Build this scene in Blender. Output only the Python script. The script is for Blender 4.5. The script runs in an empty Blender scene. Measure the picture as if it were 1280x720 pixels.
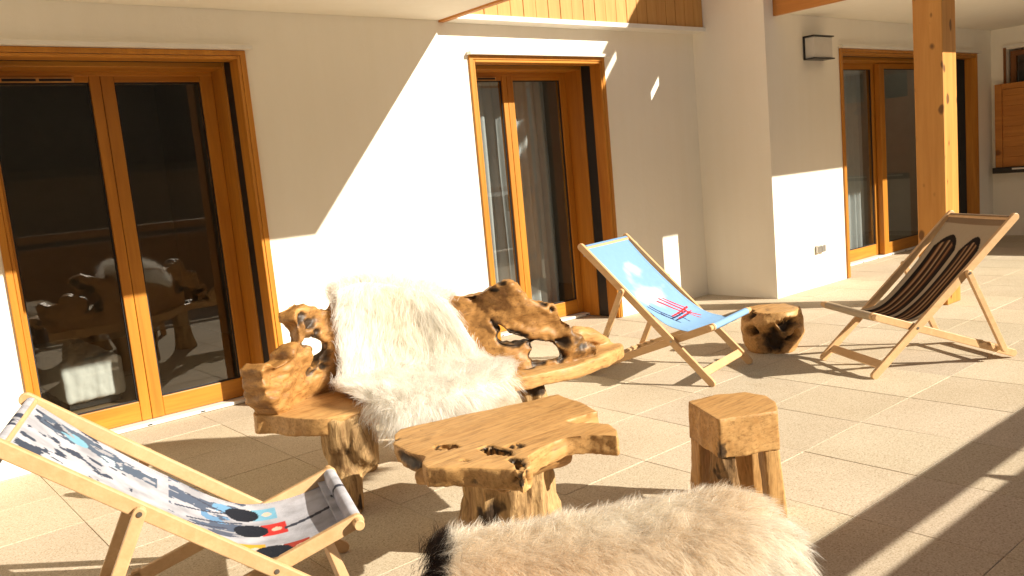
import bpy, bmesh, math, random
import numpy as np
from mathutils import Vector, Matrix, noise

random.seed(7); RNG = np.random.default_rng(7)
S = bpy.context.scene
COL = S.collection

# ------------------------------------------------------------------ camera
ROT = np.array([[0.7617174306, -0.6413761469, -0.0917779611],
                [-0.1580086346, -0.0465148501, -0.9863415434],
                [0.6283469005, 0.7658152564, -0.1367741413]])      # rows: right, down, forward
FPX, EYE = 1054.46, 1.352
cam = bpy.data.cameras.new('camera'); cam_o = bpy.data.objects.new('camera', cam); COL.objects.link(cam_o)
cam.sensor_width = 36.0; cam.lens = 36.0 * FPX / 1280; cam.clip_end = 2000; cam.clip_start = 0.05
mw = Matrix.Identity(4)
for i in range(3):
    mw[i][0] = ROT[0][i]; mw[i][1] = -ROT[1][i]; mw[i][2] = -ROT[2][i]
mw[2][3] = EYE
cam_o.matrix_world = mw
S.camera = cam_o

# ------------------------------------------------------------------ sky, sun, exposure
SUN = Vector((-0.52, 1.0, -0.605)).normalized()
w = bpy.data.worlds.new('World'); S.world = w; w.use_nodes = True
nt = w.node_tree; nt.nodes.clear()
sky = nt.nodes.new('ShaderNodeTexSky'); sky.sky_type = 'NISHITA'; sky.sun_disc = False
sky.sun_elevation = math.radians(28.2); sky.sun_rotation = math.radians(152.5)
tint = nt.nodes.new('ShaderNodeMix'); tint.data_type = 'RGBA'; tint.blend_type = 'MULTIPLY'; tint.inputs['Factor'].default_value = 1.0
tint.inputs[7].default_value = (1.0, 0.84, 0.62, 1)               # the warm white balance of the photograph
bgn = nt.nodes.new('ShaderNodeBackground'); bgn.inputs['Strength'].default_value = 0.055
wo = nt.nodes.new('ShaderNodeOutputWorld')
nt.links.new(sky.outputs[0], tint.inputs[6]); nt.links.new(tint.outputs[2], bgn.inputs['Color']); nt.links.new(bgn.outputs[0], wo.inputs[0])
sl = bpy.data.lights.new('sun', 'SUN'); sl.energy = 4.6; sl.angle = math.radians(0.5); sl.color = (1.0, 0.90, 0.74)
so = bpy.data.objects.new('sun', sl); COL.objects.link(so); so.location = (5, -10, 8)
so.rotation_euler = SUN.to_track_quat('-Z', 'Y').to_euler()
S.view_settings.view_transform = 'Standard'; S.view_settings.look = 'None'
S.view_settings.exposure = 1.0; S.view_settings.gamma = 1.0
try:
    S.cycles.max_bounces = 16; S.cycles.diffuse_bounces = 12; S.cycles.transparent_max_bounces = 40; S.cycles.use_denoising = True
except Exception: pass

# ------------------------------------------------------------------ calibration helpers (survey of the place)
CAM = np.array([0, 0, EYE])
def ray(px, py): return ROT.T @ np.array([(px - 640) / FPX, (py - 360) / FPX, 1.0])
def at_z(px, py, z):
    d = ray(px, py); return CAM + d * (z - EYE) / d[2]
def at_plane(px, py, ax, v):
    d = ray(px, py); return CAM + d * (v - CAM[ax]) / d[ax]

# ------------------------------------------------------------------ materials
MATS = {}
class NT:
    def __init__(s, name):
        s.m = bpy.data.materials.new(name); s.m.use_nodes = True; s.t = s.m.node_tree; s.t.nodes.clear()
        s.out = s.n('OutputMaterial'); s.b = s.n('BsdfPrincipled'); s.l(s.b.outputs[0], s.out.inputs[0])
        MATS[name] = s.m
    def n(s, k, **kw):
        x = s.t.nodes.new('ShaderNode' + k)
        for a, v in kw.items(): setattr(x, a, v)
        return x
    def l(s, a, b): s.t.links.new(a, b)
    def coords(s, scale=(1, 1, 1), rot=(0, 0, 0), kind='Object'):
        tc = s.n('TexCoord'); mp = s.n('Mapping'); mp.inputs['Scale'].default_value = scale; mp.inputs['Rotation'].default_value = rot
        s.l(tc.outputs[kind], mp.inputs[0]); return mp.outputs[0]
    def noise(s, vec, scale, detail=4, rough=.55, dist=0):
        x = s.n('TexNoise'); x.inputs['Scale'].default_value = scale; x.inputs['Detail'].default_value = detail
        x.inputs['Roughness'].default_value = rough; x.inputs['Distortion'].default_value = dist
        s.l(vec, x.inputs['Vector']); return x.outputs['Fac']
    def ramp(s, fac, stops):
        x = s.n('ValToRGB'); e = x.color_ramp.elements
        while len(e) < len(stops): e.new(.5)
        for i, (p, c) in enumerate(stops): e[i].position = p; e[i].color = (*c, 1)
        s.l(fac, x.inputs[0]); return x.outputs[0]
    def mix(s, fac, a, b, mode='MIX'):
        x = s.n('Mix', data_type='RGBA', blend_type=mode)
        for k, v in ((0, fac), (6, a), (7, b)):
            if hasattr(v, 'type') and hasattr(v, 'is_linked'): s.l(v, x.inputs[k])
            elif k == 0: x.inputs[0].default_value = v
            else: x.inputs[k].default_value = (*v, 1)
        return x.outputs[2]
    def math(s, op, a, b=None):
        x = s.n('Math', operation=op)
        for k, v in ((0, a), (1, b)):
            if v is None: continue
            if isinstance(v, (int, float)): x.inputs[k].default_value = v
            else: s.l(v, x.inputs[k])
        return x.outputs[0]
    def bump(s, h, dist=.002, strength=.6):
        x = s.n('Bump'); x.inputs['Distance'].default_value = dist; x.inputs['Strength'].default_value = strength
        s.l(h, x.inputs['Height']); s.l(x.outputs[0], s.b.inputs['Normal'])
    def col(s, c):
        if isinstance(c, tuple): s.b.inputs['Base Color'].default_value = (*c, 1)
        else: s.l(c, s.b.inputs['Base Color'])
    def rough(s, r, spec=None):
        if isinstance(r, (int, float)): s.b.inputs['Roughness'].default_value = r
        else: s.l(r, s.b.inputs['Roughness'])
        if spec is not None: s.b.inputs['Specular IOR Level'].default_value = spec

def m_plain(name, c, r=.5, var=.06, scale=9, metal=0, bump=0):
    n = NT(name); v = n.coords(); f = n.noise(v, scale, 5)
    n.col(n.ramp(f, [(.25, tuple(x * (1 - var) for x in c)), (.75, tuple(min(1, x * (1 + var)) for x in c))]))
    n.rough(r); n.b.inputs['Metallic'].default_value = metal
    if bump: n.bump(n.noise(v, 180, 3), bump)
    return n.m
def m_plaster():
    n = NT('plaster'); v = n.coords(); a = n.noise(v, 1.3, 4); b = n.noise(n.coords((9, 9, .5)), 1.4, 4); g = n.noise(v, 260, 3); h = n.noise(v, 22, 4)
    c = n.ramp(a, [(.3, (.85, .815, .735)), (.7, (.88, .85, .77))])
    c = n.mix(n.ramp(b, [(.35, (0, 0, 0)), (.75, (.5, .5, .5))]), c, (.83, .795, .70))
    n.col(c); n.rough(.9, .2); n.bump(n.math('ADD', n.math('MULTIPLY', g, .5), h), .0028, .55)
def m_tile():
    n = NT('paving'); v = n.coords(); att = n.n('Attribute'); att.attribute_name = 'tint'
    sp = n.noise(v, 125, 3, .75); sp2 = n.noise(v, 330, 2, .6); big = n.noise(v, 1.7, 4); st = n.noise(v, 6, 5, .65)
    c = n.ramp(sp, [(.27, (.30, .235, .16)), (.38, (.53, .45, .335)), (.60, (.655, .575, .45)), (.76, (.77, .70, .57))])
    ag = n.n('TexVoronoi'); ag.inputs['Scale'].default_value = 215; n.l(v, ag.inputs['Vector']); ac = n.n('SeparateColor'); n.l(ag.outputs['Color'], ac.inputs[0])
    c = n.mix(n.ramp(ac.outputs[0], [(.0, (.50, .50, .50)), (.12, (.32, .32, .32)), (.20, (0, 0, 0))]), c, (.26, .185, .11)); c = n.mix(n.ramp(ac.outputs[1], [(.74, (0, 0, 0)), (.84, (.30, .30, .30))]), c, (.86, .79, .67))
    c = n.mix(n.ramp(sp2, [(.31, (.6, .6, .6)), (.37, (0, 0, 0))]), c, (.24, .17, .10))
    c = n.mix(.8, c, n.ramp(big, [(.3, (.86, .84, .80)), (.7, (1, 1, 1))]), 'MULTIPLY')
    c = n.mix(n.ramp(st, [(.62, (0, 0, 0)), (.8, (.3, .3, .3))]), c, (.50, .39, .26))
    c = n.mix(1.0, c, att.outputs['Color'], 'MULTIPLY')
    n.col(c); n.rough(.95, .12); n.bump(n.math('ADD', sp, n.math('MULTIPLY', st, .6)), .0016, .22)
def m_wood(name, dark, lite, stretch='Z', r=.45, knots=True, scale=1.0, spec=.4, per_obj=.0, knot_n=1.0, knot_r=.8, knot_d=.5):
    n = NT(name)
    k = {'X': (.9, 14, 14), 'Y': (14, .9, 14), 'Z': (14, 14, .9)}[stretch]; k = tuple(x * scale for x in k)
    kk = {'X': (4.6, 9, 9), 'Y': (9, 4.6, 9), 'Z': (9, 9, 4.6)}[stretch]; kk = tuple(x * scale * .8 for x in kk)
    v = n.coords(k); f = n.noise(v, 1.0, 6, .6, .6); f2 = n.noise(v, 5.0, 3, .6)
    big = n.noise(n.coords(tuple(x * .22 for x in k)), 1.0, 2)
    mid = tuple((a + b) / 2 for a, b in zip(dark, lite))
    c = n.ramp(f, [(.28, dark), (.5, mid), (.72, lite)])
    c = n.mix(n.ramp(f2, [(.35, (.35, .35, .35)), (.6, (0, 0, 0))]), c, dark)
    c = n.mix(n.ramp(big, [(.35, (.4, .4, .4)), (.65, (0, 0, 0))]), c, tuple(x * .8 for x in mid))
    if knots:
        vo = n.n('TexVoronoi'); vo.inputs['Scale'].default_value = .62 * knot_n; vo.inputs['Randomness'].default_value = 1
        n.l(n.coords(kk), vo.inputs['Vector'])
        kd = n.math('ADD', vo.outputs['Distance'], n.math('MULTIPLY', n.math('SUBTRACT', n.noise(n.coords(), 4.7, 2), .42), .9))
        c = n.mix(n.ramp(kd, [(.15 * knot_r, (1, 1, 1)), (.235 * knot_r, (0, 0, 0))]), c, tuple(x * knot_d for x in dark))
    oi = n.n('ObjectInfo')
    c = n.mix(1.0, c, n.ramp(oi.outputs['Random'], [(0, (1 - per_obj,) * 3), (1, (1, 1, 1))]), 'MULTIPLY')
    n.col(c); n.rough(r, spec); n.bump(f2, .0012, .4)
    return n.m
def m_teak(name, dark, lite, stretch, bark=False):
    """solid root wood; vertex attribute 'char' carries the burnt, hollow spots of each piece, and the painted shade of the bench end"""
    n = NT(name); a = n.n('Attribute'); a.attribute_name = 'char_shade'
    k = {'X': (1.6, 15, 15), 'Y': (15, 1.6, 15), 'Z': (17, 17, 1.7)}[stretch]
    v = n.coords(k); f = n.noise(v, 1.0, 6, .6, 1.2); f2 = n.noise(v, 4.5, 4, .6, .4); bl = n.noise(n.coords(), 5.5, 4, .6, .8); pores = n.noise(n.coords(tuple(x * 3 for x in k)), 2.2, 4, .7)
    mid = tuple((x * .5 + y * .5) for x, y in zip(dark, lite))
    c = n.ramp(f, [(.27, dark), (.46, mid), (.70, lite)])
    c = n.mix(n.ramp(f2, [(.34, (.45, .45, .45)), (.54, (0, 0, 0))]), c, tuple(x * .62 for x in dark))
    c = n.mix(n.ramp(bl, [(.56, (0, 0, 0)), (.74, (.65, .65, .65))]), c, tuple(x * 1.15 for x in lite))
    c = n.mix(n.ramp(bl, [(.26, (.75, .75, .75)), (.42, (0, 0, 0))]), c, tuple(x * .55 for x in dark))
    c = n.mix(n.ramp(pores, [(.30, (.8, .8, .8)), (.47, (0, 0, 0))]), c, tuple(x * .5 for x in dark))
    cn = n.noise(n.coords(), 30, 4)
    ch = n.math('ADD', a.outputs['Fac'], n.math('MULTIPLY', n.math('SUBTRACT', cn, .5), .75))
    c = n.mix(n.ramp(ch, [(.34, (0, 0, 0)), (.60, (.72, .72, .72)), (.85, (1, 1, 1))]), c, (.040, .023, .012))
    n.col(c); n.rough(.5 if not bark else .75, .35)
    n.bump(n.math('ADD', f2, n.math('MULTIPLY', bl, .6)), .006 if bark else .002, .8 if bark else .5)
    return n.m
def m_glass():
    n = NT('window_glass'); n.t.nodes.remove(n.b)
    tr = n.n('BsdfTransparent'); tr.inputs[0].default_value = (.86, .88, .87, 1)
    gl = n.n('BsdfGlossy'); gl.inputs['Roughness'].default_value = .012; gl.inputs[0].default_value = (1, 1, 1, 1)
    fr = n.n('Fresnel'); fr.inputs['IOR'].default_value = 2.0; ge = n.n('NewGeometry')        # the air-to-glass face reflects, the far face only lets through
    mx = n.n('MixShader'); n.l(n.math('MULTIPLY', fr.outputs[0], n.math('SUBTRACT', 1.0, ge.outputs['Backfacing'])), mx.inputs[0]); n.l(tr.outputs[0], mx.inputs[1]); n.l(gl.outputs[0], mx.inputs[2]); n.l(mx.outputs[0], n.out.inputs[0])
def m_cloth(name, attr=None, c=(.8, .8, .8), trans=.3, weave=900):
    n = NT(name)
    if attr:
        a = n.n('Attribute'); a.attribute_name = attr; src = a.outputs['Color']
        f = n.noise(n.coords(), 40, 4); src = n.mix(.25, src, n.ramp(f, [(.3, (.8, .8, .8)), (.7, (1, 1, 1))]), 'MULTIPLY')
    else:
        f = n.noise(n.coords(), 14, 4); src = n.ramp(f, [(.3, tuple(x * .92 for x in c)), (.7, c)])
    n.col(src); n.rough(.85, .2)
    n.bump(n.math('ADD', n.noise(n.coords(), weave, 2), n.math('MULTIPLY', n.noise(n.coords((1, 1, 1)), 11, 4, .6, 1.5), 4.0)), .0016, .5)
    t = n.n('BsdfTranslucent'); n.l(src, t.inputs[0]); mx = n.n('MixShader'); mx.inputs[0].default_value = trans
    n.l(n.b.outputs[0], mx.inputs[1]); n.l(t.outputs[0], mx.inputs[2]); n.l(mx.outputs[0], n.out.inputs[0])
def m_fur(name):
    n = NT(name); n.t.nodes.remove(n.b)
    a = n.n('Attribute'); a.attribute_name = 'tint'
    d = n.n('BsdfDiffuse'); t = n.n('BsdfTranslucent'); g = n.n('BsdfGlossy'); g.inputs['Roughness'].default_value = .45
    n.l(a.outputs['Color'], d.inputs[0]); n.l(a.outputs['Color'], t.inputs[0]); n.l(a.outputs['Color'], g.inputs[0])
    m1 = n.n('MixShader'); m1.inputs[0].default_value = .48; n.l(d.outputs[0], m1.inputs[1]); n.l(t.outputs[0], m1.inputs[2])
    m2 = n.n('MixShader'); m2.inputs[0].default_value = .05; n.l(m1.outputs[0], m2.inputs[1]); n.l(g.outputs[0], m2.inputs[2]); tp = n.n('BsdfTransparent'); m3 = n.n('MixShader'); m3.inputs[0].default_value = .48      # each ribbon is a wisp of hairs with gaps
    n.l(m2.outputs[0], m3.inputs[1]); n.l(tp.outputs[0], m3.inputs[2]); n.l(m3.outputs[0], n.out.inputs[0])

m_plaster(); m_tile(); m_glass()
m_wood('larch_upright', (.40, .145, .014), (.64, .285, .034), 'Z', .42, knots=False, per_obj=.12)
m_wood('larch_level', (.40, .145, .014), (.64, .285, .034), 'X', .42, knots=False, per_obj=.12)
m_wood('larch_cross', (.42, .15, .028), (.62, .27, .055), 'Y', .5)
m_wood('post_larch', (.46, .185, .030), (.66, .33, .075), 'Z', .55, knot_n=2.2, knot_r=1.15, knot_d=.35)
m_wood('cladding_larch', (.56, .27, .07), (.74, .43, .14), 'Z', .6, per_obj=.2)
m_wood('aged_larch', (.16, .060, .018), (.28, .115, .034), 'Z', .6)
m_wood('beech', (.58, .355, .17), (.72, .49, .27), 'Y', .42, knots=False, scale=2.0, per_obj=.08)
m_wood('room_floor', (.26, .17, .09), (.38, .26, .15), 'X', .4)
m_teak('teak_slab', (.40, .205, .066), (.58, .345, .135), 'X')
m_teak('teak_upright', (.40, .205, .066), (.58, .35, .14), 'Z')
m_teak('teak_log', (.20, .105, .040), (.60, .40, .185), 'Z', bark=True)
m_teak('teak_back', (.25, .115, .032), (.48, .25, .078), 'X')
m_teak('stool_bark', (.09, .05, .022), (.34, .20, .085), 'Z', bark=True)
m_teak('teak_dark', (.10, .055, .03), (.22, .12, .06), 'X', bark=True)
m_plain('black_metal', (.018, .017, .017), .4); m_plain('grey_metal', (.45, .44, .42), .35, metal=.8)
m_plain('white_metal', (.78, .76, .71), .45); m_plain('shutter_guide', (.012, .011, .013), .5)
m_plain('lamp_glass', (.62, .60, .56), .3); m_plain('dark_gap', (.03, .027, .024), .9); m_plain('steel', (.35, .33, .30), .35, metal=.9)
m_plain('room_paint', (.66, .63, .58), .9); m_plain('joint_mortar', (.10, .075, .05), .95)
m_plain('rail_timber', (.25, .13, .05), .6); m_plain('far_roof', (.045, .035, .03), .8, var=.3); m_plain('far_wall', (.20, .13, .08), .8)
m_cloth('curtain_cloth', c=(.80, .85, .90), trans=.40); m_cloth('bed_linen', c=(.82, .82, .80), trans=.1); m_cloth('printed_canvas', 'print', trans=.16)
m_fur('fleece'); m_plain('hide', (.93, .90, .84), .9)
n = NT('forest_and_bounce_ground'); v = n.coords(); sp_ = n.n('SeparateXYZ'); n.l(v, sp_.inputs[0]); fl_ = n.ramp(n.math('MULTIPLY', n.math('ADD', sp_.outputs[1], 34.0), .1), [(.45, (0, 0, 0)), (.75, (1, 1, 1))])
n.col(n.mix(fl_, n.ramp(n.noise(v, .35, 6, .7), [(.3, (.014, .018, .012)), (.7, (.05, .058, .035))]), n.ramp(n.noise(v, .8, 5), [(.3, (.70, .68, .64)), (.7, (.80, .78, .74))]))); n.rough(.95)  # unseen near ground whitened to reflect sun onto walls and soffit

# ------------------------------------------------------------------ object helpers
class MB:
    def __init__(s): s.v = []; s.f = []
    def add(s, vs, fs):
        o = len(s.v); s.v += [tuple(map(float, p)) for p in vs]; s.f += [tuple(i + o for i in f) for f in fs]; return s
    def box(s, x0, x1, y0, y1, z0, z1):
        vs = [(x, y, z) for x in (x0, x1) for y in (y0, y1) for z in (z0, z1)]
        return s.add(vs, [(0, 1, 3, 2), (4, 6, 7, 5), (0, 4, 5, 1), (2, 3, 7, 6), (0, 2, 6, 4), (1, 5, 7, 3)])
    def prism(s, pts, axis_vec, o=(0, 0, 0)):
        """closed polygon pts (3D) swept along axis_vec"""
        a = np.array(axis_vec, float); p = [np.array(q, float) + np.array(o) for q in pts]; n = len(p)
        vs = p + [q + a for q in p]
        return s.add(vs, [tuple(range(n))[::-1], tuple(range(n, 2 * n))] + [(i, (i + 1) % n, n + (i + 1) % n, n + i) for i in range(n)])
    def tube(s, path, radii, seg=16, wob=0, seed=0):
        path = [np.array(p, float) for p in path]; rings = []
        for i, p in enumerate(path):
            t = path[min(i + 1, len(path) - 1)] - path[max(i - 1, 0)]; t /= np.linalg.norm(t)
            a = np.cross(t, (0, 1, 0) if abs(t[1]) < .8 else (1, 0, 0)); a /= np.linalg.norm(a); b = np.cross(t, a)
            r = radii[i] if not isinstance(radii, (int, float)) else radii
            rings.append([p + (a * math.cos(q) + b * math.sin(q)) * r * (1 + wob * noise.noise((math.cos(q) * 1.3 + seed, math.sin(q) * 1.3, p[2] * 2.5 + seed)))
                          for q in (2 * math.pi * k / seg for k in range(seg))])
        n = len(rings); vs = [q for r in rings for q in r]
        fs = [(i * seg + k, i * seg + (k + 1) % seg, (i + 1) * seg + (k + 1) % seg, (i + 1) * seg + k) for i in range(n - 1) for k in range(seg)]
        return s.add(vs, fs + [tuple(range(seg))[::-1], tuple(range((n - 1) * seg, n * seg))])
    def mesh(s, bevel=0, segs=2):
        me = bpy.data.meshes.new('m'); me.from_pydata(s.v, [], s.f); me.validate()
        bm = bmesh.new(); bm.from_mesh(me)
        bmesh.ops.recalc_face_normals(bm, faces=bm.faces)
        if bevel:
            ed = [e for e in bm.edges if len(e.link_faces) == 2 and e.calc_face_angle(0) > .6]
            bmesh.ops.bevel(bm, geom=ed, offset=bevel, segments=segs, affect='EDGES', profile=.5, clamp_overlap=True)
        bm.to_mesh(me); bm.free(); return me
def B(*boxes):
    m = MB()
    for b in boxes: m.box(*b)
    return m
def root_loc(p):
    l = Vector((0, 0, 0))
    while p is not None: l = l + p.location; p = p.parent
    return l
def thing(name, label, cat, loc=(0, 0, 0), group=None):
    o = bpy.data.objects.new(name, None); COL.objects.link(o); o.location = loc; o.empty_display_size = .1
    o['label'] = label; o['category'] = cat
    if group: o['group'] = group
    return o
def obj(name, me, mat, parent=None, label=None, cat=None, kind=None, group=None, loc=None, smooth=False):
    """me: mesh in world coordinates (or MB); shifted so that the thing's own origin sits at its base"""
    if isinstance(me, MB): me = me.mesh()
    me.name = name; me.materials.clear(); me.materials.append(MATS[mat])
    o = bpy.data.objects.new(name, me); COL.objects.link(o)
    if parent is not None:
        o.parent = parent; me.transform(Matrix.Translation(-root_loc(parent)))
    elif loc is not None:
        me.transform(Matrix.Translation(-Vector(loc))); o.location = loc
    if smooth: me.polygons.foreach_set('use_smooth', [True] * len(me.polygons))
    if label: o['label'] = label
    if cat: o['category'] = cat
    if kind: o['kind'] = kind
    if group: o['group'] = group
    return o
def evaluated(me, mods):
    o = bpy.data.objects.new('tmp', me); COL.objects.link(o)
    for k, kw in mods:
        md = o.modifiers.new(k, k)
        for a, v in kw.items(): setattr(md, a, v)
    bpy.context.view_layer.update()
    dg = bpy.context.evaluated_depsgraph_get(); r = bpy.data.meshes.new_from_object(o.evaluated_get(dg))
    bpy.data.objects.remove(o); return r
def voxel(me, size, smooth=3):
    return evaluated(me, [('REMESH', dict(mode='VOXEL', voxel_size=size, use_smooth_shade=True)), ('SMOOTH', dict(factor=.5, iterations=smooth))])
def co(me):
    a = np.empty(len(me.vertices) * 3); me.vertices.foreach_get('co', a); return a.reshape(-1, 3)
def set_co(me, a): me.vertices.foreach_set('co', np.ascontiguousarray(a, float).ravel()); me.update()
def nrm(me):
    a = np.empty(len(me.vertices) * 3); me.vertex_normals.foreach_get('vector', a) if hasattr(me, 'vertex_normals') else me.vertices.foreach_get('normal', a); return a.reshape(-1, 3)
def gnarl(me, amp, scale, stretch=(1, 1, 1), seed=0.0, oct=4):
    p = co(me); n = nrm(me); st = np.array(stretch) * scale
    h = np.array([noise.fractal(Vector(q * st + seed), 1.0, 2.0, oct) for q in p])
    set_co(me, p + n * (h * amp)[:, None]); return me
def char_shade(me, fn):
    a = me.attributes.new('char_shade', 'FLOAT', 'POINT'); a.data.foreach_set('value', np.clip(fn(warp(co(me))), 0, 1).astype(np.float32))
def warp(p, amp=.022, sc=17):
    return p + amp * np.array([[noise.fractal(Vector(q * sc), 1, 2, 3), noise.fractal(Vector(q * sc + 40), 1, 2, 3), noise.fractal(Vector(q * sc + 80), 1, 2, 3)] for q in p])
def blob(p, c, r):                      # 1 inside an ellipsoid, falling to 0
    d = np.linalg.norm((p - np.array(c)) / np.array(r), axis=1); return np.clip(1.6 - d, 0, 1)
def outline(polys, t):
    """flat slab in XY, thickness t about z = 0, outer outline first, holes after it"""
    cu = bpy.data.curves.new('c', 'CURVE'); cu.dimensions = '2D'; cu.fill_mode = 'BOTH'; cu.extrude = t / 2
    for pts in polys:
        s = cu.splines.new('POLY'); s.points.add(len(pts) - 1); s.use_cyclic_u = True
        for i, q in enumerate(pts): s.points[i].co = (q[0], q[1], 0, 1)
    o = bpy.data.objects.new('tmpc', cu); COL.objects.link(o); bpy.context.view_layer.update()
    me = bpy.data.meshes.new_from_object(o.evaluated_get(bpy.context.evaluated_depsgraph_get())); bpy.data.objects.remove(o)
    bm = bmesh.new(); bm.from_mesh(me); bmesh.ops.remove_doubles(bm, verts=bm.verts, dist=1e-5); bmesh.ops.recalc_face_normals(bm, faces=bm.faces); bm.to_mesh(me); bm.free()
    return me
def catmull(pts, n, closed=False):
    p = np.array(pts, float); N = len(p); out = []
    for i in range(N if closed else N - 1):
        g = lambda k: p[k % N] if closed else p[min(max(k, 0), N - 1)]
        a, b, c, d = g(i - 1), g(i), g(i + 1), g(i + 2)
        for t in np.linspace(0, 1, n, endpoint=False):
            out.append(.5 * (2 * b + (c - a) * t + (2 * a - 5 * b + 4 * c - d) * t * t + (3 * b - a - 3 * c + d) * t ** 3))
    if not closed: out.append(p[-1])
    return np.array(out)

# ================================================================== SETTING
YW, YB, XP, XE = 5.035, 4.27, 6.57, 11.38          # main wall, back wall, jutting corner, end wall
CEIL = 2.46
# --- pale ground added as bounce, and the far hillside seen only in the panes
def terrain():
    vs, fs = [], []; nx, ny = 60, 60
    X = np.linspace(-160, 170, nx); Y = np.linspace(-190, 60, ny)
    for y in Y:
        for x in X:
            d = max(0, -y - 26); h = -.6 + .43 * d + (3.0 * noise.fractal((x * .03, y * .03, 0), 1, 2, 5) if d > 0 else 0) * min(1, d / 20)
            vs.append((x, y, min(h, 75)))
    for j in range(ny - 1):
        for i in range(nx - 1): fs.append((j * nx + i, j * nx + i + 1, (j + 1) * nx + i + 1, (j + 1) * nx + i))
    me = bpy.data.meshes.new('t'); me.from_pydata(vs, [], fs); me.update()
    obj('hillside_and_bounce_ground', me, 'forest_and_bounce_ground', kind='structure', smooth=True)
terrain()
# --- terrace: half metre slabs with open joints, every slab a hair out of level
def terrace():
    vs, fs, tn = [], [], []; g, c = .0011, .0016
    for i in range(-16, 28):
        for j in range(-1, 12):
            x0, y0 = .24 + .5 * i, .01 + .5 * j; x1, y1 = x0 + .5, y0 + .5
            if y0 < -.6: continue
            dz = [random.uniform(-.0012, .0012) for _ in range(4)]; z0 = random.uniform(-.0008, .0008)
            o = len(vs); ring = [(x0 + g, y0 + g), (x1 - g, y0 + g), (x1 - g, y1 - g), (x0 + g, y1 - g)]
            inn = [(x0 + g + c, y0 + g + c), (x1 - g - c, y0 + g + c), (x1 - g - c, y1 - g - c), (x0 + g + c, y1 - g - c)]
            vs += [(x, y, -.03) for x, y in ring] + [(x, y, z0 + d - .0018) for (x, y), d in zip(ring, dz)] + [(x, y, z0 + d) for (x, y), d in zip(inn, dz)]
            fs += [(o + k, o + (k + 1) % 4, o + 4 + (k + 1) % 4, o + 4 + k) for k in range(4)] + [(o + 4 + k, o + 4 + (k + 1) % 4, o + 8 + (k + 1) % 4, o + 8 + k) for k in range(4)] + [(o + 8, o + 9, o + 10, o + 11)]
            t = random.uniform(.89, 1.0); tn += [(t, t * random.uniform(.985, 1.01), t * random.uniform(.97, 1.01), 1)] * 12
    me = bpy.data.meshes.new('t'); me.from_pydata(vs, [], fs); me.update()
    a = me.attributes.new('tint', 'FLOAT_COLOR', 'POINT'); a.data.foreach_set('color', np.array(tn, np.float32).ravel())
    t = obj('terrace', me, 'paving', kind='structure')
    obj('terrace_bed', B((-8, 14.2, -.5, 6.0, -.25, -.012)), 'joint_mortar', kind='structure')
terrace()

house = thing('apartment_building', 'white plastered apartment building with larch framed glass doors and timber balconies', 'building', (6.57, YB, 0))
wl = B((-8, .79, YW, 5.475, -.1, 2.455), (.79, 2.17, YW, 5.475, 2.19, 2.455), (2.17, 3.95, YW, 5.475, -.1, 2.455), (3.95, 5.31, YW, 5.475, 2.19, 2.455), (5.31, XP, YW, 5.475, -.1, 2.455),
       (-8, XP, YW, 5.475, 2.455, 5.6),
       (XP, 7.82, YB, 5.475, -.1, 5.6), (7.82, 10.9, YB, 4.73, 2.19, 5.6), (10.9, XE, YB, 4.73, -.1, 5.6),
       (XE, XE + .4, 3.9 + .21, 4.73, -.1, 5.6), (XE, XE + .4, 2.9, 4.11, -.1, .80), (XE, XE + .4, 2.9, 4.11, 2.25, 5.6), (XE, XE + .4, 1.0, 2.9, -.1, 2.5), (XE, XE + .25, -1.4, 1.0, -.1, 2.12))
obj('wall', wl, 'plaster', house)
obj('room_shell', B((-4, 12, 9.5, 9.7, -.1, 2.6), (-4, -3.8, 5.48, 9.5, -.1, 2.6), (11.9, 12.1, 4.74, 9.5, -.1, 2.6), (3.1, 3.25, 5.48, 9.5, -.1, 2.6), (6.75, 6.9, 5.48, 9.5, -.1, 2.6), (-4, 12.1, 5.48, 9.7, 2.6, 2.75), (XE + 1.4, XE + 1.5, 2.5, 4.8, -.1, 2.75), (XE + .401, XE + 1.399, 2.5, 2.6, -.1, 2.75), (XE + .401, XE + 1.399, 4.70, 4.735, -.1, 2.75), (XE + .401, XE + 1.399, 2.601, 4.699, 2.5, 2.6)), 'room_paint', house)
obj('room_floor', B((-4, 12.1, 5.48, 9.7, -.08, -.008), (7.82, 10.9, 4.74, 5.478, -.08, -.009)), 'room_floor', house)

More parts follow.
